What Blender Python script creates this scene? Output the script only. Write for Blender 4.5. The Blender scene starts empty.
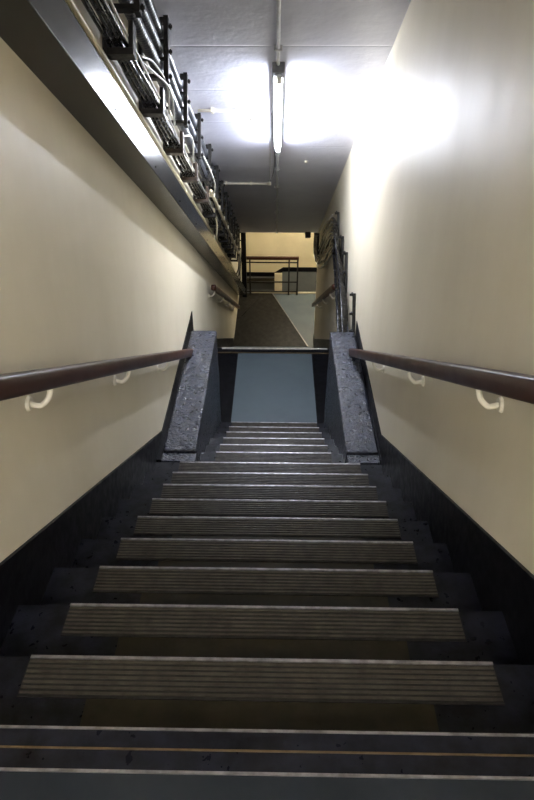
import bpy, bmesh, math, random
from mathutils import Vector, Matrix
random.seed(7)
scene = bpy.context.scene
COL = scene.collection
SC = 1.1                       # metres per measuring unit
s = math.radians(29.5)         # pitch of the stairs
CS, SN = math.cos(s), math.sin(s)
PITCH = math.radians(35.3)
DL = PITCH - s
ZT = 1.348                     # eye above top landing, in units
F = 622.0
def W(x, Y, Z): return Vector((x*SC, Y*SC, (Z+ZT)*SC))
def P(x, t, n): return W(x, t*CS+n*SN, -t*SN+n*CS)      # slope frame: t down the slope, n square to it
def T(d, n): return (d + n*math.sin(DL))/math.cos(DL)

# ------------------------------------------------------------------ materials
def new_mat(name):
    m = bpy.data.materials.new(name); m.use_nodes = True
    nt = m.node_tree; b = nt.nodes['Principled BSDF']
    return m, nt, b
def N(nt, typ, **kw):
    n = nt.nodes.new(typ)
    for k, v in kw.items(): setattr(n, k, v)
    return n
def coords(nt, scale=(1,1,1)):
    tc = N(nt, 'ShaderNodeTexCoord'); mp = N(nt, 'ShaderNodeMapping')
    mp.inputs['Scale'].default_value = scale
    nt.links.new(tc.outputs['Object'], mp.inputs['Vector'])
    return mp.outputs['Vector']
def noise(nt, scale, detail=4, rough=.55, vs=(1,1,1)):
    n = N(nt, 'ShaderNodeTexNoise'); n.inputs['Scale'].default_value = scale
    n.inputs['Detail'].default_value = detail; n.inputs['Roughness'].default_value = rough
    nt.links.new(coords(nt, vs), n.inputs['Vector'])
    return n.outputs['Fac']
def ramp(nt, fac, stops):
    r = N(nt, 'ShaderNodeValToRGB'); e = r.color_ramp.elements
    while len(e) < len(stops): e.new(.5)
    for i, (p, c) in enumerate(stops):
        e[i].position = p; e[i].color = tuple(c)+(1,) if len(c) == 3 else c
    nt.links.new(fac, r.inputs['Fac'])
    return r.outputs['Color']
def bump(nt, b, h, strength, dist=.01, prev=None):
    n = N(nt, 'ShaderNodeBump'); n.inputs['Strength'].default_value = strength
    n.inputs['Distance'].default_value = dist
    nt.links.new(h, n.inputs['Height'])
    if prev: nt.links.new(prev, n.inputs['Normal'])
    nt.links.new(n.outputs['Normal'], b.inputs['Normal'])
    return n.outputs['Normal']
SPEC = {}
def paint(name, c1, c2, rough=(.3,.5), scale=3, bscale=8, bstr=.2, bdist=.01, metallic=0, vs=(1,1,1), fine=None, lo=.35, hi=.65):
    m, nt, b = new_mat(name)
    f = noise(nt, scale, 5, .6, vs)
    nt.links.new(ramp(nt, f, [(lo, c1), (hi, c2)]), b.inputs['Base Color'])
    g = noise(nt, scale*2.3, 3, .5, vs)
    nt.links.new(ramp(nt, g, [(.3, (rough[0],)*3), (.7, (rough[1],)*3)]), b.inputs['Roughness'])
    b.inputs['Metallic'].default_value = metallic
    b.inputs['Specular IOR Level'].default_value = SPEC.get(name, .5)
    nn = bump(nt, b, noise(nt, bscale, 6, .6, vs), bstr, bdist)
    if fine: bump(nt, b, noise(nt, fine[0], 3, .6), fine[1], fine[2], nn)
    return m
M = {}
SPEC.update({'varnished_mahogany':.3,'black_gloss_paint':.10,'painted_concrete_tread':.20,'blue_black_concrete':.7,'dark_sheet_steel':.26,'brown_rubber_rib':.3,'brown_lino':.2,'dark_blue_lino':.25,'black_cable':.45,'brown_worn_plate':.2,'cream_gloss_paint':.35,'dark_cast_iron':.3,'black_rubber_base':.25})
M['wall'] = paint('cream_gloss_paint', (.64,.585,.455), (.71,.655,.525), (.40,.50), 1.4, 2.2, .22, .015, vs=(1,1,.45), fine=(22,.08,.004))
M['far_wall'] = paint('cream_paint_far', (.60,.52,.33), (.68,.59,.39), (.4,.55), 2.0, 4, .2, .01)
M['black'] = paint('black_gloss_paint', (.003,.003,.004), (.007,.007,.009), (.3,.45), 9, 10, .25, .008, fine=(60,.12,.002))
M['concrete'] = paint('painted_concrete_tread', (.003,.003,.004), (.011,.012,.018), (.26,.45), 14, 18, .25, .005, fine=(100,.15,.002))
M['plinth'] = paint('blue_black_concrete', (.004,.005,.011), (.019,.024,.050), (.24,.40), 14, 16, .9, .022, fine=(48,1.0,.012))
M['boxing'] = paint('dark_sheet_steel', (.011,.013,.017), (.013,.015,.019), (.20,.23), 2, 1.2, .02, .004)
M['bracket'] = paint('dark_cast_iron', (.008,.008,.008), (.024,.021,.019), (.4,.6), 20, 40, .3, .003)
M['rust'] = paint('rusty_iron', (.02,.014,.010), (.055,.034,.022), (.5,.7), 25, 40, .4, .003)
M['conduit'] = paint('armoured_conduit', (.055,.058,.068), (.12,.125,.14), (.28,.42), 12, 30, .3, .003, metallic=.45)
M['cable'] = paint('black_cable', (.005,.005,.006), (.012,.012,.015), (.2,.3), 10, 20, .1, .002)
M['white_cable'] = paint('pale_cable', (.42,.41,.38), (.55,.54,.50), (.3,.45), 10, 20, .1, .002)
M['cream_pipe'] = paint('cream_painted_pipe', (.50,.44,.31), (.62,.55,.40), (.3,.45), 10, 20, .2, .002)
M['white_paint'] = paint('white_painted_metal', (.74,.70,.60), (.82,.78,.68), (.3,.45), 14, 20, .2, .002)
M['grey_paint'] = paint('grey_painted_metal', (.40,.41,.44), (.50,.51,.55), (.3,.45), 14, 20, .2, .002)
M['wood'] = paint('varnished_mahogany', (.036,.011,.006), (.048,.016,.008), (.30,.36), 3, 8, .05, .002)
M['rib'] = paint('brown_rubber_rib', (.030,.025,.018), (.058,.050,.037), (.42,.6), 18, 40, .2, .002)
M['strip'] = paint('black_rubber_base', (.010,.009,.008), (.022,.020,.018), (.5,.7), 20, 40, .2, .002)
M['metal'] = paint('worn_aluminium_edge', (.20,.19,.19), (.38,.37,.38), (.32,.5), 25, 60, .2, .002, metallic=.8)
M['threshold'] = paint('worn_pale_threshold', (.36,.35,.33), (.55,.54,.50), (.35,.5), 20, 60, .2, .002)
M['dull_grey'] = paint('dull_grey_box', (.10,.10,.11), (.16,.16,.17), (.5,.6), 14, 20, .2, .002)
M['brass'] = paint('worn_brass', (.16,.115,.06), (.25,.18,.10), (.3,.45), 25, 60, .2, .002, metallic=.8)
M['lining'] = paint('brown_lino', (.015,.012,.006), (.024,.019,.010), (.4,.6), 9, 40, .15, .002)
M['lino'] = paint('blue_grey_lino', (.062,.084,.098), (.073,.096,.111), (.45,.6), 1.5, 40, .10, .002)
M['top_lino'] = paint('dark_blue_lino', (.009,.012,.016), (.015,.018,.023), (.4,.55), 5, 40, .15, .002)
M['mat'] = paint('brown_worn_plate', (.004,.0036,.0033), (.011,.0098,.0085), (.45,.65), 3, 30, .3, .004, vs=(1.5,1,1))
M['dado'] = paint('grey_dado_paint', (.13,.14,.135), (.16,.17,.165), (.4,.55), 3, 10, .2, .005)
# ceiling: glossy grey paint on boards, joints run across the slope
def ceiling_mat():
    m, nt, b = new_mat('grey_gloss_ceiling')
    f = noise(nt, 1.2, 5, .6)
    nt.links.new(ramp(nt, f, [(.3,(.52,.53,.63)), (.7,(.60,.61,.71))]), b.inputs['Base Color'])
    g = noise(nt, 3, 3, .5)
    nt.links.new(ramp(nt, g, [(.3,(.30,)*3), (.7,(.44,)*3)]), b.inputs['Roughness'])
    tc = N(nt, 'ShaderNodeTexCoord')
    d = N(nt, 'ShaderNodeVectorMath', operation='DOT_PRODUCT'); d.inputs[1].default_value = (0.006, CS, -SN)
    nt.links.new(tc.outputs['Object'], d.inputs[0])
    a = N(nt, 'ShaderNodeMath', operation='MULTIPLY'); a.operation = 'MULTIPLY_ADD'; a.inputs[1].default_value = 1/.78; a.inputs[2].default_value = .5
    nt.links.new(d.outputs['Value'], a.inputs[0])
    fr = N(nt, 'ShaderNodeMath', operation='FRACT'); nt.links.new(a.outputs[0], fr.inputs[0])
    su = N(nt, 'ShaderNodeMath', operation='SUBTRACT'); su.inputs[1].default_value = .5; nt.links.new(fr.outputs[0], su.inputs[0])
    ab = N(nt, 'ShaderNodeMath', operation='ABSOLUTE'); nt.links.new(su.outputs[0], ab.inputs[0])
    mr = N(nt, 'ShaderNodeMapRange'); mr.inputs['From Min'].default_value = 0; mr.inputs['From Max'].default_value = .022
    nt.links.new(ab.outputs[0], mr.inputs['Value'])
    nn = bump(nt, b, mr.outputs['Result'], .6, .008)
    n2 = bump(nt, b, noise(nt, 2.5, 4, .6), .45, .03, nn)
    bump(nt, b, noise(nt, 22, 5, .6), .22, .006, n2)
    return m
M['ceiling'] = ceiling_mat()
def emit(name, col, st):
    m, nt, b = new_mat(name)
    b.inputs['Base Color'].default_value = (.9,.9,.9,1)
    b.inputs['Emission Color'].default_value = tuple(col)+(1,)
    b.inputs['Emission Strength'].default_value = st
    return m
M['tube'] = emit('fluorescent_tube_glow', (.84,.89,1.0), 33)
M['top_tube'] = emit('top_fluorescent_glow', (.95,.94,.93), 70)
M['hall_tube'] = emit('warm_fluorescent_glow', (1.0,.90,.68), 29)

# ------------------------------------------------------------------ mesh helpers
def link(name, bm, mat, parent=None, smooth=False, loc=None):
    bmesh.ops.recalc_face_normals(bm, faces=bm.faces)
    me = bpy.data.meshes.new(name)
    base = Vector((0,0,0))
    if parent is not None: base = parent_origin(parent)
    elif loc is not None: base = Vector(loc)
    if base.length > 0: bmesh.ops.translate(bm, verts=bm.verts, vec=-base)
    bm.to_mesh(me); bm.free()
    if smooth:
        for p in me.polygons: p.use_smooth = True
    o = bpy.data.objects.new(name, me); COL.objects.link(o)
    me.materials.append(M[mat])
    if parent is not None: o.parent = parent
    elif loc is not None: o.location = base
    return o
def parent_origin(p):
    v = Vector((0,0,0))
    while p is not None: v += Vector(p.location); p = p.parent
    return v
def thing(name, label, cat, loc, group=None):
    o = bpy.data.objects.new(name, None); COL.objects.link(o); o.location = loc
    o.empty_display_size = .1
    o['label'] = label; o['category'] = cat
    if group: o['group'] = group
    return o
def tag(o, label, cat, group=None):
    o['label'] = label; o['category'] = cat
    if group: o['group'] = group
    return o
def struct(o, label=None):
    o['kind'] = 'structure'
    if label: o['label'] = label
    return o
def hexa(bm, pts):
    v = [bm.verts.new(p) for p in pts]
    for f in ((0,1,2,3),(7,6,5,4),(0,4,5,1),(1,5,6,2),(2,6,7,3),(3,7,4,0)):
        bm.faces.new([v[i] for i in f])
    return v
def box(bm, x0,x1,y0,y1,z0,z1, fn=W):
    return hexa(bm, [fn(x0,y0,z0),fn(x1,y0,z0),fn(x1,y1,z0),fn(x0,y1,z0),fn(x0,y0,z1),fn(x1,y0,z1),fn(x1,y1,z1),fn(x0,y1,z1)])
def sbox(bm, *a): return box(bm, *a, fn=P)
def bev(bm, w, seg=2):
    bmesh.ops.bevel(bm, geom=list(bm.edges), offset=w*SC, segments=seg, affect='EDGES', profile=.6, clamp_overlap=True)
def prism(bm, poly, x0, x1, x1b=None):
    """poly of (Y,Z) extruded along X"""
    a = [bm.verts.new(W(x0,y,z)) for y,z in poly]; b = [bm.verts.new(W(x1,y,z)) for y,z in poly]
    bm.faces.new(a); bm.faces.new(b[::-1])
    for i in range(len(poly)):
        j = (i+1) % len(poly); bm.faces.new([a[i], a[j], b[j], b[i]])
def quadstrip(bm, top, bot, x0, x1):
    """matching (Y,Z) lists top and bottom, closed solid between x0 and x1"""
    rows = [[bm.verts.new(W(x,y,z)) for y,z in L] for L in (top,bot) for x in (x0,x1)]
    ta,tb,ba,bb = rows
    for i in range(len(top)-1):
        bm.faces.new([ta[i],ta[i+1],tb[i+1],tb[i]]); bm.faces.new([ba[i],bb[i],bb[i+1],ba[i+1]])
        bm.faces.new([ta[i],ba[i],ba[i+1],ta[i+1]]); bm.faces.new([tb[i],tb[i+1],bb[i+1],bb[i]])
    bm.faces.new([ta[0],tb[0],bb[0],ba[0]]); bm.faces.new([ta[-1],ba[-1],bb[-1],tb[-1]])
def tube(bm, pts, r, seg=10, cap=True, rfn=None):
    pts = [Vector(p) for p in pts]; rings = []
    t0 = (pts[1]-pts[0]).normalized()
    up = Vector((0,0,1)) if abs(t0.z) < .9 else Vector((1,0,0))
    nrm = (up - t0*up.dot(t0)).normalized()
    for i, p in enumerate(pts):
        if i == 0: t = t0
        elif i == len(pts)-1: t = (pts[i]-pts[i-1]).normalized()
        else: t = ((pts[i+1]-pts[i]).normalized()+(pts[i]-pts[i-1]).normalized()).normalized()
        nrm = (nrm - t*nrm.dot(t)).normalized(); bn = t.cross(nrm)
        rr = (rfn(i) if rfn else r)*SC
        rings.append([bm.verts.new(p+(nrm*math.cos(2*math.pi*k/seg)+bn*math.sin(2*math.pi*k/seg))*rr) for k in range(seg)])
    for a, b in zip(rings, rings[1:]):
        for k in range(seg):
            bm.faces.new([a[k],a[(k+1)%seg],b[(k+1)%seg],b[k]])
    if cap: bm.faces.new(rings[0][::-1]); bm.faces.new(rings[-1])
def spline(ctrl, n=10):
    c = [Vector(p) for p in ctrl]; c = [c[0]*2-c[1]]+c+[c[-1]*2-c[-2]]; out = []
    for i in range(1, len(c)-2):
        for k in range(n):
            u = k/n; p0,p1,p2,p3 = c[i-1:i+3]
            out.append(.5*((2*p1)+(p2-p0)*u+(2*p0-5*p1+4*p2-p3)*u*u+(3*p1-p0-3*p2+p3)*u**3))
    out.append(c[-2]); return out
def line(a, b, n): a, b = Vector(a), Vector(b); return [a+(b-a)*i/n for i in range(n+1)]
def BM(): return bmesh.new()

# ------------------------------------------------------------------ key levels (units)
XL, XR = -.82, .73
G, R = .28, .28*math.tan(s)
Y0, Z0 = .68, -1.348           # edge of top landing
NSTEP = 15
def nos(i): return Y0+G*i-(.016 if 0 < i <= 9 else 0), Z0-R*i-(.004 if i else 0)
ZM = Z0-R*16                   # middle landing
YM = 6.58                      # its far edge
N2 = 13
R2 = .1656
ZF = ZM-R2*N2                  # lower floor
YF = YM+G*(N2-1)
YE = 12.62                      # edge of lower floor under the railing
NC = 1.86                      # ceiling above eye line, square to slope
TE = 11.4                      # where sloping ceiling stops
ZC = -TE*SN+NC*CS; YC = TE*CS+NC*SN
YB = -2.4                      # back wall of top landing
YW = 13.75                     # far wall
T0 = 1.0; ZC0 = -T0*SN+NC*CS; YC0 = T0*CS+NC*SN

# ------------------------------------------------------------------ shell
topc = [(YB-.15, ZC0+.15), (YC0, ZC0+.15), (YC, ZC+.15), (YW+.15, ZC+.15)]
def wall_side(name, x0, x1, yend):
    top = [(YB-.15, ZC0), (YC0, ZC0), (YC, ZC), (yend, ZC)]
    if yend < YC: top = [(YB-.15, ZC0), (YC0, ZC0), (yend, -((yend-NC*SN)/CS)*SN+NC*CS)]
    bot = [(YB-.15, Z0-.3), (YC0, Z0-1.2), (YC, ZF-.3), (yend, ZF-1.5)][:len(top)]
    if yend < YC: bot[-1] = (yend, ZF-.3)
    bm = BM(); quadstrip(bm, top, bot, x0, x1)
    return struct(link(name, bm, 'wall'))
wall_side('wall_left', XL-.15, XL, YW)
YR = 10.55
wall_side('wall_right', XR, XR+.15, YR)
bm = BM(); quadstrip(bm, [(YB-.15, ZC0+.15), (YC0, ZC0+.15), (YC, ZC+.15)], [(YB-.15, ZC0), (YC0, ZC0), (YC, ZC)], XL-.15, XR+.15)
struct(link('ceiling', bm, 'ceiling'))
bm = BM(); box(bm, XL-.15, 2.75, YC, YW+.15, ZC, ZC+.15); struct(link('ceiling', bm, 'ceiling'), 'flat ceiling over the lower landing')
bm = BM(); box(bm, XL, XR, YB-.15, YB, Z0-.3, ZC0); struct(link('wall_back', bm, 'wall'))
bm = BM(); box(bm, XR+.15, 2.75, YR-.15, YR, ZF-.3, ZC+.45); struct(link('wall_return', bm, 'wall'))
bm = BM(); box(bm, XL, 2.75, YW, YW+.15, ZF-2, ZC); struct(link('wall_far', bm, 'far_wall'))
bm = BM(); box(bm, 2.6, 2.75, YR, YW, ZF-2, ZC); struct(link('wall_hall', bm, 'far_wall'))
bm = BM(); box(bm, XR+.15, 2.75, YR, YC, ZC, ZC+.15); struct(link('ceiling', bm, 'ceiling'), 'ceiling side of the lower landing')
bm = BM(); box(bm, XL, XR, YB, .588, Z0-.25, Z0); struct(link('floor', bm, 'top_lino'), 'dark blue-grey lino floor of the top landing')
bm = BM(); box(bm, XL, XR, 4.88, YM-.126, ZM-.25, ZM); struct(link('floor', bm, 'black'), 'black painted floor of the middle landing')
bm = BM(); box(bm, XL, XR, YF, YR, ZF-.25, ZF); box(bm, XL, 2.6, YR, YE, ZF-.25, ZF)
struct(link('floor', bm, 'lino'), 'blue-grey floor of the lower landing')
bm = BM(); box(bm, XL, 2.6, YE, YW, ZF-2.0, ZF-1.85); struct(link('floor', bm, 'dado'), 'floor of the stairwell behind the railing')

# skirtings
def skirt(name, x0, x1, nt_, zlev, yend, n2):
    zt = Z0+.15; t1 = (nt_*CS - zt)/SN; y1 = t1*CS+nt_*SN
    t2 = (nt_*CS - zlev)/SN; y2 = t2*CS+nt_*SN
    zl = ZM+.16; t3 = (n2*CS-zl)/SN; y3 = t3*CS+n2*SN
    zf = ZF+.15; t4 = (n2*CS-zf)/SN; y4 = t4*CS+n2*SN
    end = YR if x0 > 0 else YF+.35
    top = [(YB,zt),(y1,zt),(y2,zlev),(yend,zlev),(yend+.004,zl),(y3,zl),(y4,zf),(end,zf)]
    bot = [(YB,Z0-.05),(y1,Z0-.25),(y2,zlev-.7),(yend,ZM-.1),(yend+.004,ZM-.1),(y3,ZM-.3),(y4,ZF-.1),(end,ZF-.1)]
    thin = (x0, x0+.006) if x0 < 0 else (x1-.006, x1)
    bm = BM(); quadstrip(bm, top[2:], bot[2:], *thin)
    yk = 3.205; zk = (nt_-yk*SN)/CS
    quadstrip(bm, top[:2]+[(yk,zk)], [bot[0],bot[1],(yk,zk-.6)], x0, x1)
    quadstrip(bm, [(yk,zk),top[2]], [(yk,zk-.6),bot[2]], *thin)
    quadstrip(bm, top[5:], bot[5:], *((x0+.006, x1) if x0 < 0 else (x0, x1-.006)))
    return struct(link(name, bm, 'black'))
skirt('baseboard_left', XL, XL+.012, -.68, -2.78, 5.40, -.03)
skirt('baseboard_right', XR-.012, XR, -.66, -2.66, 5.0, -.03)

# ------------------------------------------------------------------ top landing edge
t = thing('landing_nosing', 'dark metal-edged nosing board across the edge of the top landing', 'nosing', W(0,.63,Z0-.16))
bm = BM(); box(bm, XL+.012, XR-.012, .5885, .676, Z0-.16, Z0+.002); link('board', bm, 'concrete', t)
for y, mt, wdt in ((.6755,'metal',.0026),(.634,'brass',.0018),(.590,'metal',.0026)):
    bm = BM(); box(bm, XL+.012, XR-.012, y-wdt, y+wdt, Z0-.004, Z0+.005)
    o = link('metal_edge' if mt == 'metal' else 'brass_strip', bm, mt, t)

# ------------------------------------------------------------------ flights
def grid_slab(bm, x0, x1, y0, y1, z0, z1, jit=.002, nx=12):
    """slab with slightly uneven worn front and side edges"""
    vt = []
    for j, (y, z) in enumerate(((y0, z0), (y0, z1), (y1, z1), (y1, z0))):
        row = []
        for i in range(nx+1):
            x = x0+(x1-x0)*i/nx
            dz = random.uniform(-jit, 0) if z == z1 else 0
            dy = random.uniform(-jit, 0) if y == y1 else 0
            row.append(bm.verts.new(W(x, y+dy, z+dz)))
        vt.append(row)
    for j in range(4):
        a, b = vt[j], vt[(j+1) % 4]
        for i in range(nx): bm.faces.new([a[i], a[i+1], b[i+1], b[i]])
    for i in (0, nx): bm.faces.new([vt[j][i] for j in range(4)])
def make_step(root, y, z, full, strip, lin, depth=.36):
    bm = BM(); grid_slab(bm, full[0], full[1], y-G+.0005, y, z-depth, z, .003)
    st = link('step', bm, 'concrete', root)
    bm = BM(); box(bm, strip[0], strip[1], y-.112, y-.008, z-.004, z+.0025); link('strip_base', bm, 'strip', st)
    bm = BM(); k = 7; p = .100/k
    for i in range(k):
        yy = y-.0115-p*i
        box(bm, strip[0]+.003, strip[1]-.003, yy-p*.50, yy, z+.001, z+.0055)
    link('ribbed_strip', bm, 'rib', st)
    bm = BM(); box(bm, strip[0], strip[1], y-.0065, y+.0025, z-.012, z+.005); bev(bm, .0012)
    link('metal_edge', bm, 'metal', st)
    if lin:
        bm = BM(); box(bm, lin[0], lin[1], y-G+.001, y-.114, z-.003, z+.002); link('tread_lining', bm, 'lining', st)
    return st
st_u = thing('staircase', 'black concrete stair flight with ribbed treads, wide above and narrow between the blocks', 'staircase', W(0, Y0, ZM-.2))
for i in range(1, NSTEP+1):
    y, z = nos(i)
    if i <= 9: make_step(st_u, y, z, (XL+.012, XR-.012), (-.64+random.uniform(-.004,.004), .58+random.uniform(-.004,.004)), (-.465, .40))
    else: make_step(st_u, y, z, (-.54, .495), (-.43, .41), (-.40, .38))
st_l = thing('staircase', 'lower stair flight dropping away beyond the middle landing', 'staircase', W(0, YM, ZF-.2))
bm = BM(); box(bm, XL+.012, XR-.012, YM-.125, YM, ZM-.25, ZM+.001); link('landing_board', bm, 'concrete', st_l)
bm = BM(); box(bm, XL+.012, XR-.012, YM-.125, YM-.102, ZM-.02, ZM+.005); link('brass_strip', bm, 'brass', st_l)
for i in range(1, N2):
    make_step(st_l, YM+G*i, ZM-R2*i, (XL+.012, XR-.012), (-.60, .555), None)
bm = BM(); box(bm, -.66, .625, YM-.030, YM+.004, ZM-.03, ZM+.006); link('metal_edge', bm, 'threshold', st_l)

# plinths
def plinth(x0, x1, y0, y1, z0, z1, label):
    nx, ny, nz = 8, 34, 14
    bm = BM(); bmesh.ops.create_cube(bm, size=1)
    bmesh.ops.subdivide_edges(bm, edges=bm.edges, cuts=9, use_grid_fill=True)
    for v in bm.verts:
        v.co = W(x0+(v.co.x+.5)*(x1-x0), y0+(v.co.y+.5)*(y1-y0), z0+(v.co.z+.5)*(z1-z0))
    es = [e for e in bm.edges if len(e.link_faces) == 2 and e.calc_face_angle() > 1.2]
    bmesh.ops.bevel(bm, geom=es, offset=.014, segments=3, affect='EDGES', profile=.5)
    for v in bm.verts:
        v.co += Vector((random.uniform(-1,1)*.004, random.uniform(-1,1)*.003, random.uniform(-1,1)*.0012))
    return tag(link('concrete_block', bm, 'plinth', loc=W((x0+x1)/2,(y0+y1)/2,z0), smooth=True), label, 'block')
for xa_, xb_ in ((-.772,-.541),(.4965,.712)):
    bm = BM(); grid_slab(bm, xa_, xb_, 3.2005, 3.286, ZM, nos(9)[1]-.002, .002); link('ledge', bm, 'plinth', st_u)
plinth(-.772, -.543, 3.29, 4.99, ZM+.001, -2.762, 'blue-black painted concrete block flanking the narrow steps on the left')
plinth(.49, .712, 3.29, 4.99, ZM+.001, -2.762, 'blue-black painted concrete block flanking the narrow steps on the right')
bm = BM(); box(bm, XL+.007, -.774, 3.215, 4.99, ZM+.001, -2.785); struct(link('trim_left', bm, 'black'))
bm = BM(); box(bm, .714, XR-.007, 3.215, 4.92, ZM+.001, -2.765); struct(link('trim_right', bm, 'black'))

# landing coverings
bm = BM(); box(bm, -.455, .43, 4.93, YM-.127, ZM, ZM+.003)
tag(link('lino_panel', bm, 'lino', loc=W(0,5.7,ZM)), 'plain blue-grey lino panel on the middle landing below the narrow steps', 'floor covering')
# brown plate on lower floor
poly = [(XL+.005, YF+.37), (.70, YF+.37), (.64, 9.95), (-.10, YE-.02), (XL+.005, YE-.02)]
poly = [(XL+.005, 10.3), (.60, 10.3), (-.10, YE-.02), (XL+.005, YE-.02)]
t = thing('floor_plate', 'dark brown worn floor plate with a diagonal edge on the lower landing', 'floor plate', W(-.3, 11.2, ZF))
bm = BM(); a = [bm.verts.new(W(x,y,ZF)) for x,y in poly]; b = [bm.verts.new(W(x,y,ZF+.006)) for x,y in poly]
bm.faces.new(a[::-1]); bm.faces.new(b)
for i in range(4): j=(i+1)%4; bm.faces.new([a[i],a[j],b[j],b[i]])
link('plate', bm, 'mat', t)
bm = BM(); a = Vector((.60,10.3)); b = Vector((-.10, YE-.02)); d = (b-a).normalized(); q = Vector((d.y,-d.x))
def bar2(bm, a, b, w, z0, z1):
    d = (b-a).normalized(); q = Vector((d.y,-d.x))*w
    c = [a-q, a+q, b+q, b-q]
    hexa(bm, [W(v.x,v.y,z0) for v in c]+[W(v.x,v.y,z1) for v in c])
bar2(bm, a+q*.010, b+q*.010, .008, ZF, ZF+.012); link('metal_edge', bm, 'metal', t)
bm = BM(); bar2(bm, Vector((-.72,11.5)), Vector((-.40,12.3)), .006, ZF+.005, ZF+.010); link('seam_strip', bm, 'boxing', t)
bm = BM(); box(bm, -.55, 2.6, YE-.015, YE+.02, ZF-.25, ZF+.03); struct(link('trim_kerb', bm, 'cream_pipe'), 'low cream kerb along the edge of the lower landing')

# ------------------------------------------------------------------ steel boxing along left wall
t = thing('cable_duct', 'long dark steel boxed duct running down the left wall under the cables', 'duct', P(XL+.08, 6, .87))
bm = BM(); sbox(bm, XL, -.656, -1.2, 13.3, .87, 1.02); bev(bm, .003); link('casing', bm, 'boxing', t)
for k in range(15):
    bm = BM(); c = P(-.656, .9+k*.85, .905)
    tube(bm, [c, c+Vector((.004,0,0))], .006, 8); link('rivet', bm, 'bracket', t)
bm = BM(); tube(bm, line(P(-.795, -1, 1.035), P(-.795, 13, 1.035), 4), .012, 8)
tag(link('pipe', bm, 'cream_pipe', loc=P(-.795,6,1.035), smooth=True), 'thin cream pipe lying along the back of the steel duct', 'pipe')
bm = BM(); tube(bm, line(P(-.803, -1, 1.275), P(-.803, 12.0, 1.275), 4), .013, 8)
tag(link('pipe', bm, 'cream_pipe', loc=P(-.803,6,1.275), smooth=True), 'cream pipe clipped to the left wall just under the cable brackets', 'pipe')

# ------------------------------------------------------------------ cable brackets, left wall
def make_bracket(tb, mat, label, n=0):
    o = P(XL+.01, tb, 1.33)
    r = thing('cable_bracket', label, 'bracket', o, 'iron cable brackets down the left wall')
    bm = BM(); sbox(bm, XL, -.80, tb-.03, tb+.03, 1.30, 1.845); bev(bm, .003,1); link('back_plate', bm, 'bracket', r)
    bm = BM(); sbox(bm, -.80, -.675, tb-.035, tb+.035, 1.300, 1.330)
    sbox(bm, -.697, -.675, tb-.035, tb+.035, 1.330, 1.45); bev(bm, .002,1); link('cradle', bm, mat, r)
    bm = BM(); sbox(bm, -.80, -.66, tb-.022, tb+.022, 1.505, 1.528); link('arm', bm, 'bracket', r)
    bm = BM(); sbox(bm, -.672, -.645, tb-.030, tb+.030, 1.49, 1.85)
    sbox(bm, -.70, -.672, tb-.010, tb+.010, 1.825, 1.85)
    for nn in (1.60, 1.70, 1.80): sbox(bm, -.80, -.672, tb-.012, tb+.012, nn+.012, nn+.026)
    link('clamp_bar', bm, 'bracket', r)
    for nn in (1.52, 1.66, 1.80):
        bm = BM(); tube(bm, [P(-.652,tb,nn), P(-.625,tb,nn)], .009, 8)
        tube(bm, [P(-.640,tb,nn), P(-.630,tb,nn)], .016, 6); link('bolt', bm, 'bracket', r)
    return r
btl = [T(d, 1.6) for d in (2.05, 2.88, 3.65, 4.43, 5.22, 6.05, 6.8, 7.45, 8.05, 8.6, 9.15, 9.7, 10.25, 10.8)]
lbl = ['rusty iron cable bracket nearest the viewer at the top edge', 'dark iron cable bracket holding the flat cable bundle, first whole one',
 'dark iron cable bracket, second whole one down the left wall', 'rusty iron cable bracket level with the top of the light tube',
 'iron cable bracket beside the first cross conduit on the ceiling','iron cable bracket just past the first cross conduit',
 'iron cable bracket where the white pipe starts','iron cable bracket beside the second cross conduit on the ceiling',
 'dark cable bracket just below the second cross conduit','sixth cable bracket up from the bottom of the sloping ceiling','fourth cable bracket up from the end of the sloping ceiling',
 'third cable bracket up from the end of the sloping ceiling','last but one cable bracket above the lower landing','last cable bracket at the bottom end of the sloping ceiling']
lbl[9] = 'fifth cable bracket up from the end of the sloping ceiling'
for i, tb in enumerate(btl):
    make_bracket(tb, 'rust' if i in (0,3,4,5) else 'bracket', lbl[i])

# ribbed conduits
def conduit(x, n, r, t0, t1, ribbed, label, mat='conduit', sag=.006):
    bm = BM(); pts = []; k = int((t1-t0)/.009) if ribbed else 60
    for i in range(k+1):
        tt = t0+(t1-t0)*i/k
        pts.append(P(x+.003*math.sin(tt*3.1+n*9), tt, n-sag*math.sin(tt*math.pi/.79+n)**2))
    tube(bm, pts, r, 12, True, (lambda i: r*(1.0 if i % 3 else .86)) if ribbed else None)
    tag(link('conduit', bm, mat, loc=P(x,t0,n), smooth=True), label, 'conduit', 'armoured conduits on the left brackets')
conduit(-.718, 1.575, .035, .3, 6.6, True, 'thick ribbed grey conduit, lowest of the three on the left brackets')
conduit(-.712, 1.672, .033, .3, 6.9, True, 'thick ribbed grey conduit, middle one of the three on the left brackets')
conduit(-.705, 1.768, .031, .3, 7.3, True, 'ribbed grey conduit closest to the ceiling above the left brackets')
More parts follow.
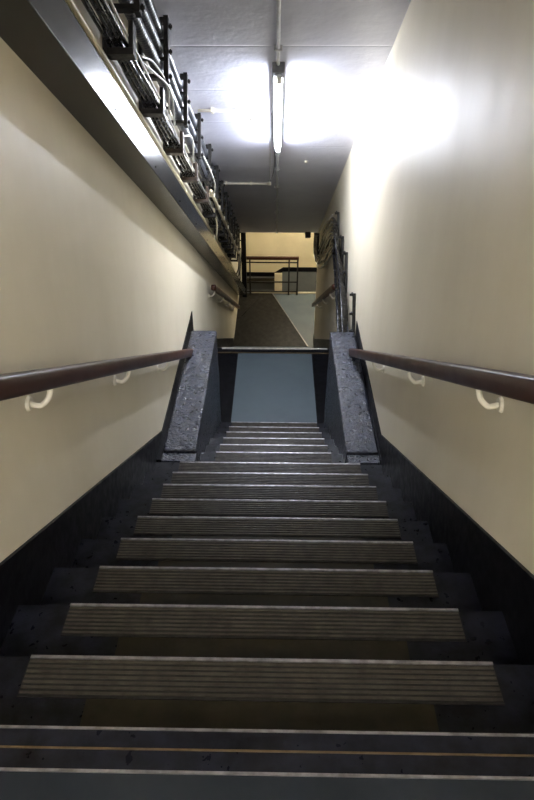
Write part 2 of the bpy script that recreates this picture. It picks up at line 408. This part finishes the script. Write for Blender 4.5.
# cable bundle in the cradles
cab = [(-.785,1.345,.0125,'cable'),(-.757,1.347,.0125,'cable'),(-.730,1.345,.012,'cable'),(-.706,1.344,.010,'cable'),
       (-.771,1.370,.0115,'cable'),(-.744,1.370,.012,'cable'),(-.718,1.367,.010,'white_cable'),(-.700,1.385,.007,'white_cable')]
where = ['against the wall at the bottom of the bundle','bottom row, second from the wall','bottom row, third from the wall',
 'at the outer edge of the bottom row','upper row, nearest the wall','in the middle of the upper row','','']
for i, (x,n,r,mt) in enumerate(cab):
    bm = BM(); pts = []
    for k in range(91):
        tt = .3+k*.118
        j = .006*math.sin(tt*2.3+i*1.7)+.004*math.sin(tt*5.1+i)
        sg = .012*math.sin(tt*math.pi/.79+i*.4)**2
        pts.append(P(x+j*.5, tt, n+abs(j)*.4-sg+.004))
    tube(bm, pts, r, 8)
    lab = ('black cable lying in the left cradles, '+where[i]) if mt == 'cable' else ('pale cable on top of the black bundle in the left cradles' if i == 6 else 'thinner pale cable at the lip of the left cradles')
    tag(link('cable', bm, mt, loc=P(x,.3,n), smooth=True), lab, 'cable', 'cables in the left cradles')
# heavy dark cables on the lower brackets
for i, (x,n,r) in enumerate([(-.70,1.60,.026),(-.73,1.69,.026),(-.695,1.74,.022),(-.75,1.56,.022),(-.69,1.47,.018),(-.76,1.80,.02)]):
    bm = BM(); pts = []
    for k in range(61):
        tt = 6.4+.2*i+k*(11.2-6.4-.2*i)/60
        pts.append(P(x+.012*math.sin(tt*2.7+i*2), tt, n+.014*math.sin(tt*3.3+i)))
    tube(bm, pts, r, 8)
    tag(link('cable', bm, 'cable', loc=P(x,6.4,n), smooth=True), 'heavy black cable in the dense run on the lower left brackets', 'cable', 'heavy black cables on the lower brackets')
bm = BM(); tube(bm, line(P(-.655, T(6.1,1.42), 1.42), P(-.655, T(10.6,1.42), 1.42), 6), .018, 10)
t = thing('pipe', 'straight cream-white pipe on the outside of the lower left brackets', 'pipe', P(-.655, 6.3, 1.42))
link('tube', bm, 'cream_pipe', t, True)
for k in range(7):
    tt = 6.45+k*.62; bm = BM(); sbox(bm, -.69, -.63, tt-.02, tt+.02, 1.40, 1.442); bev(bm,.004,1); link('clip', bm, 'white_paint', t)
# loose loops
def loose(ctrl, r, mt, label, group='loose cable loops on the left brackets'):
    bm = BM(); tube(bm, spline([P(*c) for c in ctrl], 10), r, 8)
    return tag(link('cable', bm, mt, loc=P(*ctrl[0]), smooth=True), label, 'cable', group)
loose([(-.70,3.35,1.40),(-.675,3.6,1.44),(-.655,3.85,1.475),(-.66,4.05,1.46),(-.69,4.3,1.40)], .006, 'white_cable', 'pale loose wire looping out between the second and third brackets')
loose([(-.70,3.30,1.41),(-.68,3.55,1.48),(-.665,3.9,1.49),(-.70,4.15,1.42)], .006, 'white_cable', 'pale loose wire looping just above its twin below the conduits')
loose([(-.69,4.6,1.42),(-.64,4.8,1.47),(-.65,4.95,1.36),(-.68,5.2,1.40)], .006, 'white_cable', 'short pale wire bulging out by the rusty bracket')
loose([(-.68,5.6,1.62),(-.62,5.85,1.52),(-.60,6.15,1.45),(-.63,6.35,1.42),(-.68,6.5,1.46)], .007, 'white_cable', 'white cable hanging in a loop where the cream-white pipe starts')
loose([(-.68,5.4,1.5),(-.63,5.7,1.38),(-.62,6.0,1.40),(-.67,6.3,1.55)], .006, 'cable', 'black loose wire looping beside the white one')
loose([(-.69,6.9,1.38),(-.68,7.2,1.25),(-.72,7.45,1.12),(-.76,7.6,1.2)], .010, 'cream_pipe', 'short cream cable dropping from the brackets towards the steel duct')
for k in range(5):
    a = 10.7+k*.12
    loose([(-.70+.02*k,a,1.5),(-.66,a+.25,1.42-.05*k),(-.68,a+.5,1.2-.04*k),(-.74,a+.45,1.05)], .010, 'white_cable' if k%2 else 'cable',
          ('pale' if k%2 else 'black')+' cable tail tangled at the bottom end of the left cable run', 'tangled cable tails at the bottom')

# ------------------------------------------------------------------ ceiling services
CN = NC-.016
def clip(r, x, tt, par, mat='grey_paint'):
    bm = BM(); sbox(bm, x-.028, x+.028, tt-.010, tt+.010, CN-.017, NC); bev(bm,.003,1); link('clip', bm, mat, par)
def ceil_conduit(ta, tb, label, clips):
    r = thing('conduit', label, 'conduit', P(0, (ta+tb)/2, NC))
    bm = BM(); tube(bm, line(P(-.003,ta,CN), P(-.003,tb,CN), 4), .0125, 12); link('tube', bm, 'grey_paint', r, True)
    for c in clips: clip(r, -.003, c, r)
TL0, TL1 = T(4.33,1.77), T(5.95,1.77)
ceil_conduit(T0+.7, TL0-.10, 'grey painted conduit running down the ceiling to the light fitting', (2.4,3.4,4.2))
ceil_conduit(TL1+.05, 11.36, 'grey painted conduit running down the ceiling below the light fitting', (6.5,7.1,7.9,8.7,9.5,10.3,11.1))
r = thing('ceiling_light', 'glowing bare fluorescent batten light on the sloping ceiling', 'light', P(0,(TL0+TL1)/2,NC))
bm = BM(); sbox(bm, -.036,.030, TL0, TL1, 1.797, NC); bev(bm,.004,1); link('housing', bm, 'white_paint', r)
bm = BM(); tube(bm, line(P(0,TL0+.02,1.773), P(0,TL1-.02,1.773), 6), .019, 14); link('tube', bm, 'tube', r, True)
for tt in (TL0+.008, TL1-.008):
    bm = BM(); sbox(bm, -.014,.022, tt-.010, tt+.010, 1.752, 1.797); bev(bm,.003,1); link('lamp_holder', bm, 'white_paint', r)
r = thing('junction_box', 'grey square junction box at the upper end of the fluorescent light', 'box', P(0,TL0-.06,NC))
bm = BM(); sbox(bm, -.043,.043, TL0-.10, TL0-.012, 1.79, NC); bev(bm,.006); link('housing', bm, 'dull_grey', r)
bm = BM(); tube(bm, [P(0,TL0-.05,1.80), P(0,TL0-.05,1.785)], .02, 12); link('lid', bm, 'grey_paint', r)
for sx in (-1,1):
    for q in (-.085,-.03):
        bm = BM(); tube(bm, [P(.03*sx,TL0+q,1.80), P(.03*sx,TL0+q,1.794)], .006, 8); link('screw', bm, 'bracket', r)
def cross(tt, xa, xb, label):
    r = thing('conduit', label, 'conduit', P((xa+xb)/2, tt, NC))
    bm = BM(); tube(bm, line(P(xa,tt,CN), P(xb,tt,CN), 3), .0125, 12); link('tube', bm, 'white_paint', r, True)
    for x in (xa+.12, (xa+xb)/2+.1):
        bm = BM(); sbox(bm, x-.010,x+.010, tt-.03,tt+.03, CN-.016, NC); link('clip', bm, 'white_paint', r)
    bm = BM(); tube(bm, [P(xb,tt,NC), P(xb,tt,CN-.018)], .024, 14); link('end_box', bm, 'white_paint', r)
cross(T(5.10,NC), -.66, -.21, 'short white conduit across the ceiling left of the glowing light')
cross(T(7.53,NC), -.74, -.10, 'white conduit across the ceiling below the light, meeting the thin wire')
bm = BM(); c = P(-.21, T(5.35,NC), NC); d = P(-.21, T(5.35,NC), NC-.03)
tube(bm, [c, d], .034, 18, True, lambda i: .034 if i == 0 else .022)
tag(link('ceiling_rose', bm, 'white_paint', loc=c), 'small round white ceiling rose beside the short white conduit', 'ceiling rose')
bm = BM(); c = P(.30, T(6.6,NC), NC); d = P(.30, T(6.6,NC), NC-.02); tube(bm, [c,d], .016, 12)
tag(link('ceiling_stud', bm, 'white_paint', loc=c), 'tiny white stud on the ceiling right of the lower conduit', 'fixing')
bm = BM(); tube(bm, spline([P(-.055,T(5.2,NC),NC-.006),P(-.075,T(6.0,NC),NC-.007),P(-.083,T(6.8,NC),NC-.006),P(-.10,T(7.5,NC),NC-.008)],8), .0055, 8)
tag(link('cable', bm, 'grey_paint', loc=P(-.07,6,NC)), 'thin grey wire on the ceiling between the light and the lower cross conduit', 'cable')
bm = BM(); tube(bm, spline([P(-.02,T(5.2,NC)+.2,NC-.005),P(-.035,T(6.0,NC),NC-.006),P(-.04,T(6.9,NC),NC-.005),P(-.085,T(7.45,NC),NC-.006)],8), .003, 6)
tag(link('cable', bm, 'cable', loc=P(-.03,6,NC)), 'hair-thin black wire on the ceiling next to the grey wire', 'cable')

# ------------------------------------------------------------------ handrails
def rail_profile(bm, x, t0, t1, n, hw=.030, hh=.034):
    prof = []
    for k in range(16):
        a = 2*math.pi*k/16; c, q = math.cos(a), math.sin(a)
        prof.append((hw*math.copysign(abs(c)**.4, c), hh*math.copysign(abs(q)**.55, q)))
    rings = [[bm.verts.new(P(x+a, tt, n+b)) for a, b in prof] for tt in (t0, t0+.01, t1-.01, t1)]
    for A, B in zip(rings, rings[1:]):
        for k in range(16): bm.faces.new([A[k],A[(k+1)%16],B[(k+1)%16],B[k]])
    bm.faces.new(rings[0][::-1]); bm.faces.new(rings[-1])
def handrail(x, n, t0, t1, brs, side, label, mat='white_paint'):
    r = thing('handrail', label, 'handrail', P(x, t0, n))
    bm = BM(); rail_profile(bm, x, t0, t1, n); link('rail', bm, 'wood', r, True)
    xw = XL if side < 0 else XR
    for tb in brs:
        lo = n-.085
        bm = BM()
        pts = [P(xw-side*.006,tb,lo), P(xw-side*.03,tb,lo-.006), P(xw+(x-xw)*.62,tb,lo-.004), P(xw+(x-xw)*.9,tb,lo+.018), P(x,tb,lo+.045), P(x,tb,n-.030)]
        tube(bm, spline(pts, 6), .0095, 10); bk = link('bracket', bm, mat, r, True)
        bm = BM(); c = P(xw, tb, lo); tube(bm, [c, c-Vector((side*.010,0,0))*SC], .027, 16, True, lambda i: .027 if i == 0 else .022)
        link('wall_plate', bm, mat, bk)
handrail(-.745, -.142, -.6, T(5.75,-.15), [T(d,-.2) for d in (1.0,2.05,3.15,4.3,5.4)], -1, 'long dark varnished wooden handrail on the left wall of the upper stairs')
handrail(.655, -.127, -.6, T(5.35,-.15), [T(d,-.2) for d in (1.0,2.02,3.08,4.2)], 1, 'long dark varnished wooden handrail on the right wall of the upper stairs')
handrail(-.745, .575, T(7.35,.575), T(12.2,.575), [T(d,.55) for d in (7.5,8.7,9.9,11.1)], -1, 'distant dark handrail with white brackets on the left wall of the lower stairs')
handrail(.655, .565, T(7.0,.565), T(11.0,.565), [T(d,.55) for d in (7.6,8.8,10.0)], 1, 'distant dark handrail on the right wall behind the hanging cables')

# ------------------------------------------------------------------ right wall cable run
def px(x, y, lat):
    """point at lateral distance lat seen at pixel x,y"""
    d = F*abs(lat)/abs(x-276.0); up = (337-y)
    n = up*d/F*math.cos(DL)
    return (lat, T(d, n), n)
names_r = ['nearest the wall','second from the wall','third from the wall','fourth from the wall','in the middle','outermost but three','outermost but two','outermost but one','outermost','lowest in front','topmost in front']
for i in range(11):
    lat = .700-.014*(i%6); k = i/10
    a = P(*px(347.5-.85*i, 346, lat)); b = P(*px(345-.85*i, 300, lat)); c = P(*px(339-.6*i, 255, lat)); d = P(*px(333-.15*i, 219+3.4*i, lat-.01))
    e = P(*px(324-.1*i, 229+3.6*i, .67)); f_ = P(*px(318.5-.15*i, 250+1.6*i, .655)); g = P(*px(315.5-.35*i+1.5, 252-.4*i, .63)); h = P(*px(315.5-.35*i+2, 233, .63))
    if i in (2, 6, 9): e = P(*px(325, 246+2*i, .67)); f_ = P(*px(320, 262-i, .66))
    start = a+Vector((0,-.35,-.05))
    bm = BM(); tube(bm, spline([start,a,b,c,d,e,f_,g,h], 9), .014 if i%2 else .0165, 8)
    mt = 'cable'
    tag(link('cable', bm, mt, loc=a, smooth=True),
        ('black cable in the bundle along the lower right wall, '+names_r[i]), 'cable', 'cable bundle on the lower right wall')
bm = BM(); tube(bm, spline([P(*px(*q)) for q in ((331,215,.66),(322,226,.655),(314.5,238,.64),(312.8,252,.635),(315.5,263,.64),(320,268,.65),(325,262,.66))],8), .009, 8)
tag(link('cable', bm, 'white_cable', loc=P(*px(331,215,.66)), smooth=True), 'pale cable hanging in a loop around the outside of the bundle high on the right', 'cable')
for q in range(3):
    bm = BM(); tube(bm, spline([P(*px(331,222+6*q,.66)),P(*px(325,232+7*q,.655)),P(*px(319.5,246+6*q,.645)),P(*px(316.5,254+4*q,.64))],8), .006, 8)
    tag(link('cable', bm, 'white_cable', loc=P(*px(331,222+6*q,.66)), smooth=True), 'thin pale cable slanting across the looped bundle, '+('uppermost','middle','lowest')[q]+' of three', 'cable', 'thin pale cables on the looped bundle')
bm = BM(); tube(bm, spline([P(*px(349,347,.70)),P(*px(347,325,.70)),P(*px(345,310,.705))],8), .008, 10)
tag(link('pipe', bm, 'conduit', loc=P(*px(346,330,.69)), smooth=True), 'shiny grey pipe standing behind the right concrete block beside the cables', 'pipe')
rb = [(353,293,331),(345,252,290),(341,236,262),(336.5,212,240)]
rl = ['dark cable hanger just above the right concrete block','dark cable hanger second up from the right block','dark cable hanger third up from the right block','uppermost dark cable hanger under the ceiling at right']
for (xx, ya, yb), lab in zip(rb, rl):
    d = F*.71/(xx-276.0)
    (_, ta, na), (_, tb2, nb) = px(xx, ya, .71), px(xx, yb, .71)
    r = thing('cable_hanger', lab, 'bracket', P(.71, ta, nb), 'cable hangers on the lower right wall')
    bm = BM(); sbox(bm, .702, XR, ta-.02, ta+.02, nb-.02, na); bev(bm,.003,1); link('back_plate', bm, 'bracket', r)
    for q in (0,.5,.96):
        nn = na-.012+(nb-na)*q
        bm = BM(); sbox(bm, .675,.702, ta-.014, ta+.014, nn-.012, nn+.010); link('arm', bm, 'bracket', r)
        bm = BM(); tube(bm, [P(.702,ta-.02,nn-.01),P(.690,ta-.05,nn+.012)], .010, 8); link('bolt', bm, 'bracket', r)

bm = BM(); sbox(bm, .50,.60, 11.28,11.38, NC-.10, NC-.002); bev(bm,.01,1)
tag(link('cable_clamp', bm, 'bracket', loc=P(.55,11.33,NC)), 'small dark clamp at the bottom edge of the sloping ceiling by the looped cables', 'clamp')

# ------------------------------------------------------------------ lower landing: railing, column, dado
r = thing('railing', 'black metal railing with flat rails across the edge of the lower landing', 'railing', W(-.1, 12.44, ZF))
yr = 12.54
def zpy(y, Y):
    return -Y*math.tan(PITCH-math.atan((400-y)/F))
bm = BM(); box(bm, -.66,.47, yr-.03,yr+.03, zpy(259.5,yr), zpy(256.8,yr)); bev(bm,.006); link('top_rail', bm, 'wood', r)
for yy in (262.5, 282, 291.5):
    z = zpy(yy, yr); bm = BM(); box(bm, -.66,.46, yr-.010,yr+.010, z-.012, z+.012); link('rail', bm, 'bracket', r)
for x in (-.575, .265, .45):
    bm = BM(); box(bm, x-.016,x+.016, yr-.016,yr+.016, ZF+.0, zpy(259.5,yr)); link('post', bm, 'bracket', r)
bm = BM(); box(bm, -.745,-.645, 12.40,12.50, ZF, ZC); bev(bm,.004,1)
tag(link('steel_column', bm, 'black', loc=W(-.7,12.3,ZF)), 'black square steel column at the left end of the railing', 'column')
# far wall dado and its sloping band
def X_at(xp, y, Y):
    z = zpy(y, Y); return (xp-278)/F*(Y*math.cos(PITCH)-z*math.sin(PITCH))
yw = YW
def zb(y): return zpy(y, yw)
za, zb_, zc_, zd = zb(267), zb(271), zb(272.2), zb(275.8)
x1, x2 = X_at(284.5,268,yw), X_at(276,273,yw)
bm = BM()
top = [(2.6,za),(x1,za),(x2,zc_),(XL,zc_)]; bot = [(2.6,zb_),(x1,zb_),(x2,zd),(XL,zd)]
def ribbon(bm, top, bot, ya, yb):
    R4 = [[bm.verts.new(W(x,y,z)) for x,z in L] for L in (top,bot) for y in (ya,yb)]
    ta,tb,ba,bb = R4
    for i in range(len(top)-1):
        for q in ([ta[i],ta[i+1],tb[i+1],tb[i]],[ba[i],bb[i],bb[i+1],ba[i+1]],[ta[i],ba[i],ba[i+1],ta[i+1]],[tb[i],tb[i+1],bb[i+1],bb[i]]): bm.faces.new(q)
    bm.faces.new([ta[0],tb[0],bb[0],ba[0]]); bm.faces.new([ta[-1],ba[-1],bb[-1],tb[-1]])
ribbon(bm, top, bot, yw-.03, yw-.001)
struct(link('trim_dado', bm, 'black'), 'black dado band stepping down the far wall')
bm = BM(); ribbon(bm, bot, [(x, ZF-1.85) for x,_ in bot], yw-.012, yw-.001)
struct(link('trim_far', bm, 'dado'), 'grey painted dado on the far wall')
bm = BM(); xa, xb = X_at(276,280,yw), X_at(283.5,280,yw)
box(bm, xa, xb, yw-.10, yw-.031, ZF-1.85, zb(272.5)+.01); bev(bm,.004,1)
tag(link('pilaster', bm, 'far_wall', loc=W(xa,yw-.05,ZF-1.85)), 'narrow cream pilaster under the step in the black band on the far wall', 'pilaster')
bm = BM(); box(bm, XL, xa-.002, yw-.16, yw-.031, zb(280.5), zb(277.5)); bev(bm,.004,1)
tag(link('ledge', bm, 'lining', loc=W(-.4,yw-.1,zb(280))), 'dark brown ledge on the far wall seen through the left half of the railing', 'ledge')

# lower hall lamp (on the flat ceiling, above the sight line)
r = thing('ceiling_light', 'warm fluorescent batten on the flat ceiling over the lower landing', 'light', W(.7,12.3,ZC))
bm = BM(); box(bm, .1,1.5, 12.27,12.33, ZC-.05, ZC); bev(bm,.004,1); link('housing', bm, 'white_paint', r)
bm = BM(); tube(bm, line(W(.12,12.3,ZC-.085), W(1.48,12.3,ZC-.085), 4), .0165, 12); link('tube', bm, 'hall_tube', r, True)
for x in (.115,1.485):
    bm = BM(); box(bm, x-.012,x+.012, 12.28,12.32, ZC-.105, ZC-.05); link('lamp_holder', bm, 'white_paint', r)

# lamp over the top landing, behind the viewer
r = thing('ceiling_light', 'fluorescent batten on the flat ceiling over the top landing behind the viewer', 'light', W(0,-1.6,ZC0))
bm = BM(); box(bm, -.035,.035, -2.25,-.95, ZC0-.05, ZC0); bev(bm,.004,1); link('housing', bm, 'white_paint', r)
bm = BM(); tube(bm, line(W(0,-2.23,ZC0-.085), W(0,-.97,ZC0-.085), 4), .019, 12); link('tube', bm, 'top_tube', r, True)
for y in (-2.24,-.96):
    bm = BM(); box(bm, -.02,.02, y-.01,y+.01, ZC0-.107, ZC0-.05); link('lamp_holder', bm, 'white_paint', r)

# ------------------------------------------------------------------ world, camera
w = bpy.data.worlds.new('World'); scene.world = w; w.use_nodes = True
w.node_tree.nodes['Background'].inputs[0].default_value = (.5,.55,.65,1)
w.node_tree.nodes['Background'].inputs[1].default_value = .0
cam = bpy.data.cameras.new('Camera'); co = bpy.data.objects.new('Camera', cam); COL.objects.link(co)
co.location = W(0,0,0)
co.rotation_euler = (math.pi/2-PITCH, 0, math.radians(.95))
cam.sensor_fit = 'VERTICAL'; cam.sensor_height = 36; cam.lens = 36*F/800
cam.clip_start = .02
scene.camera = co
vs = scene.view_settings
vs.view_transform = 'Standard'; vs.look = 'None'; vs.exposure = 2.78; vs.gamma = 1; vs.use_curve_mapping = False
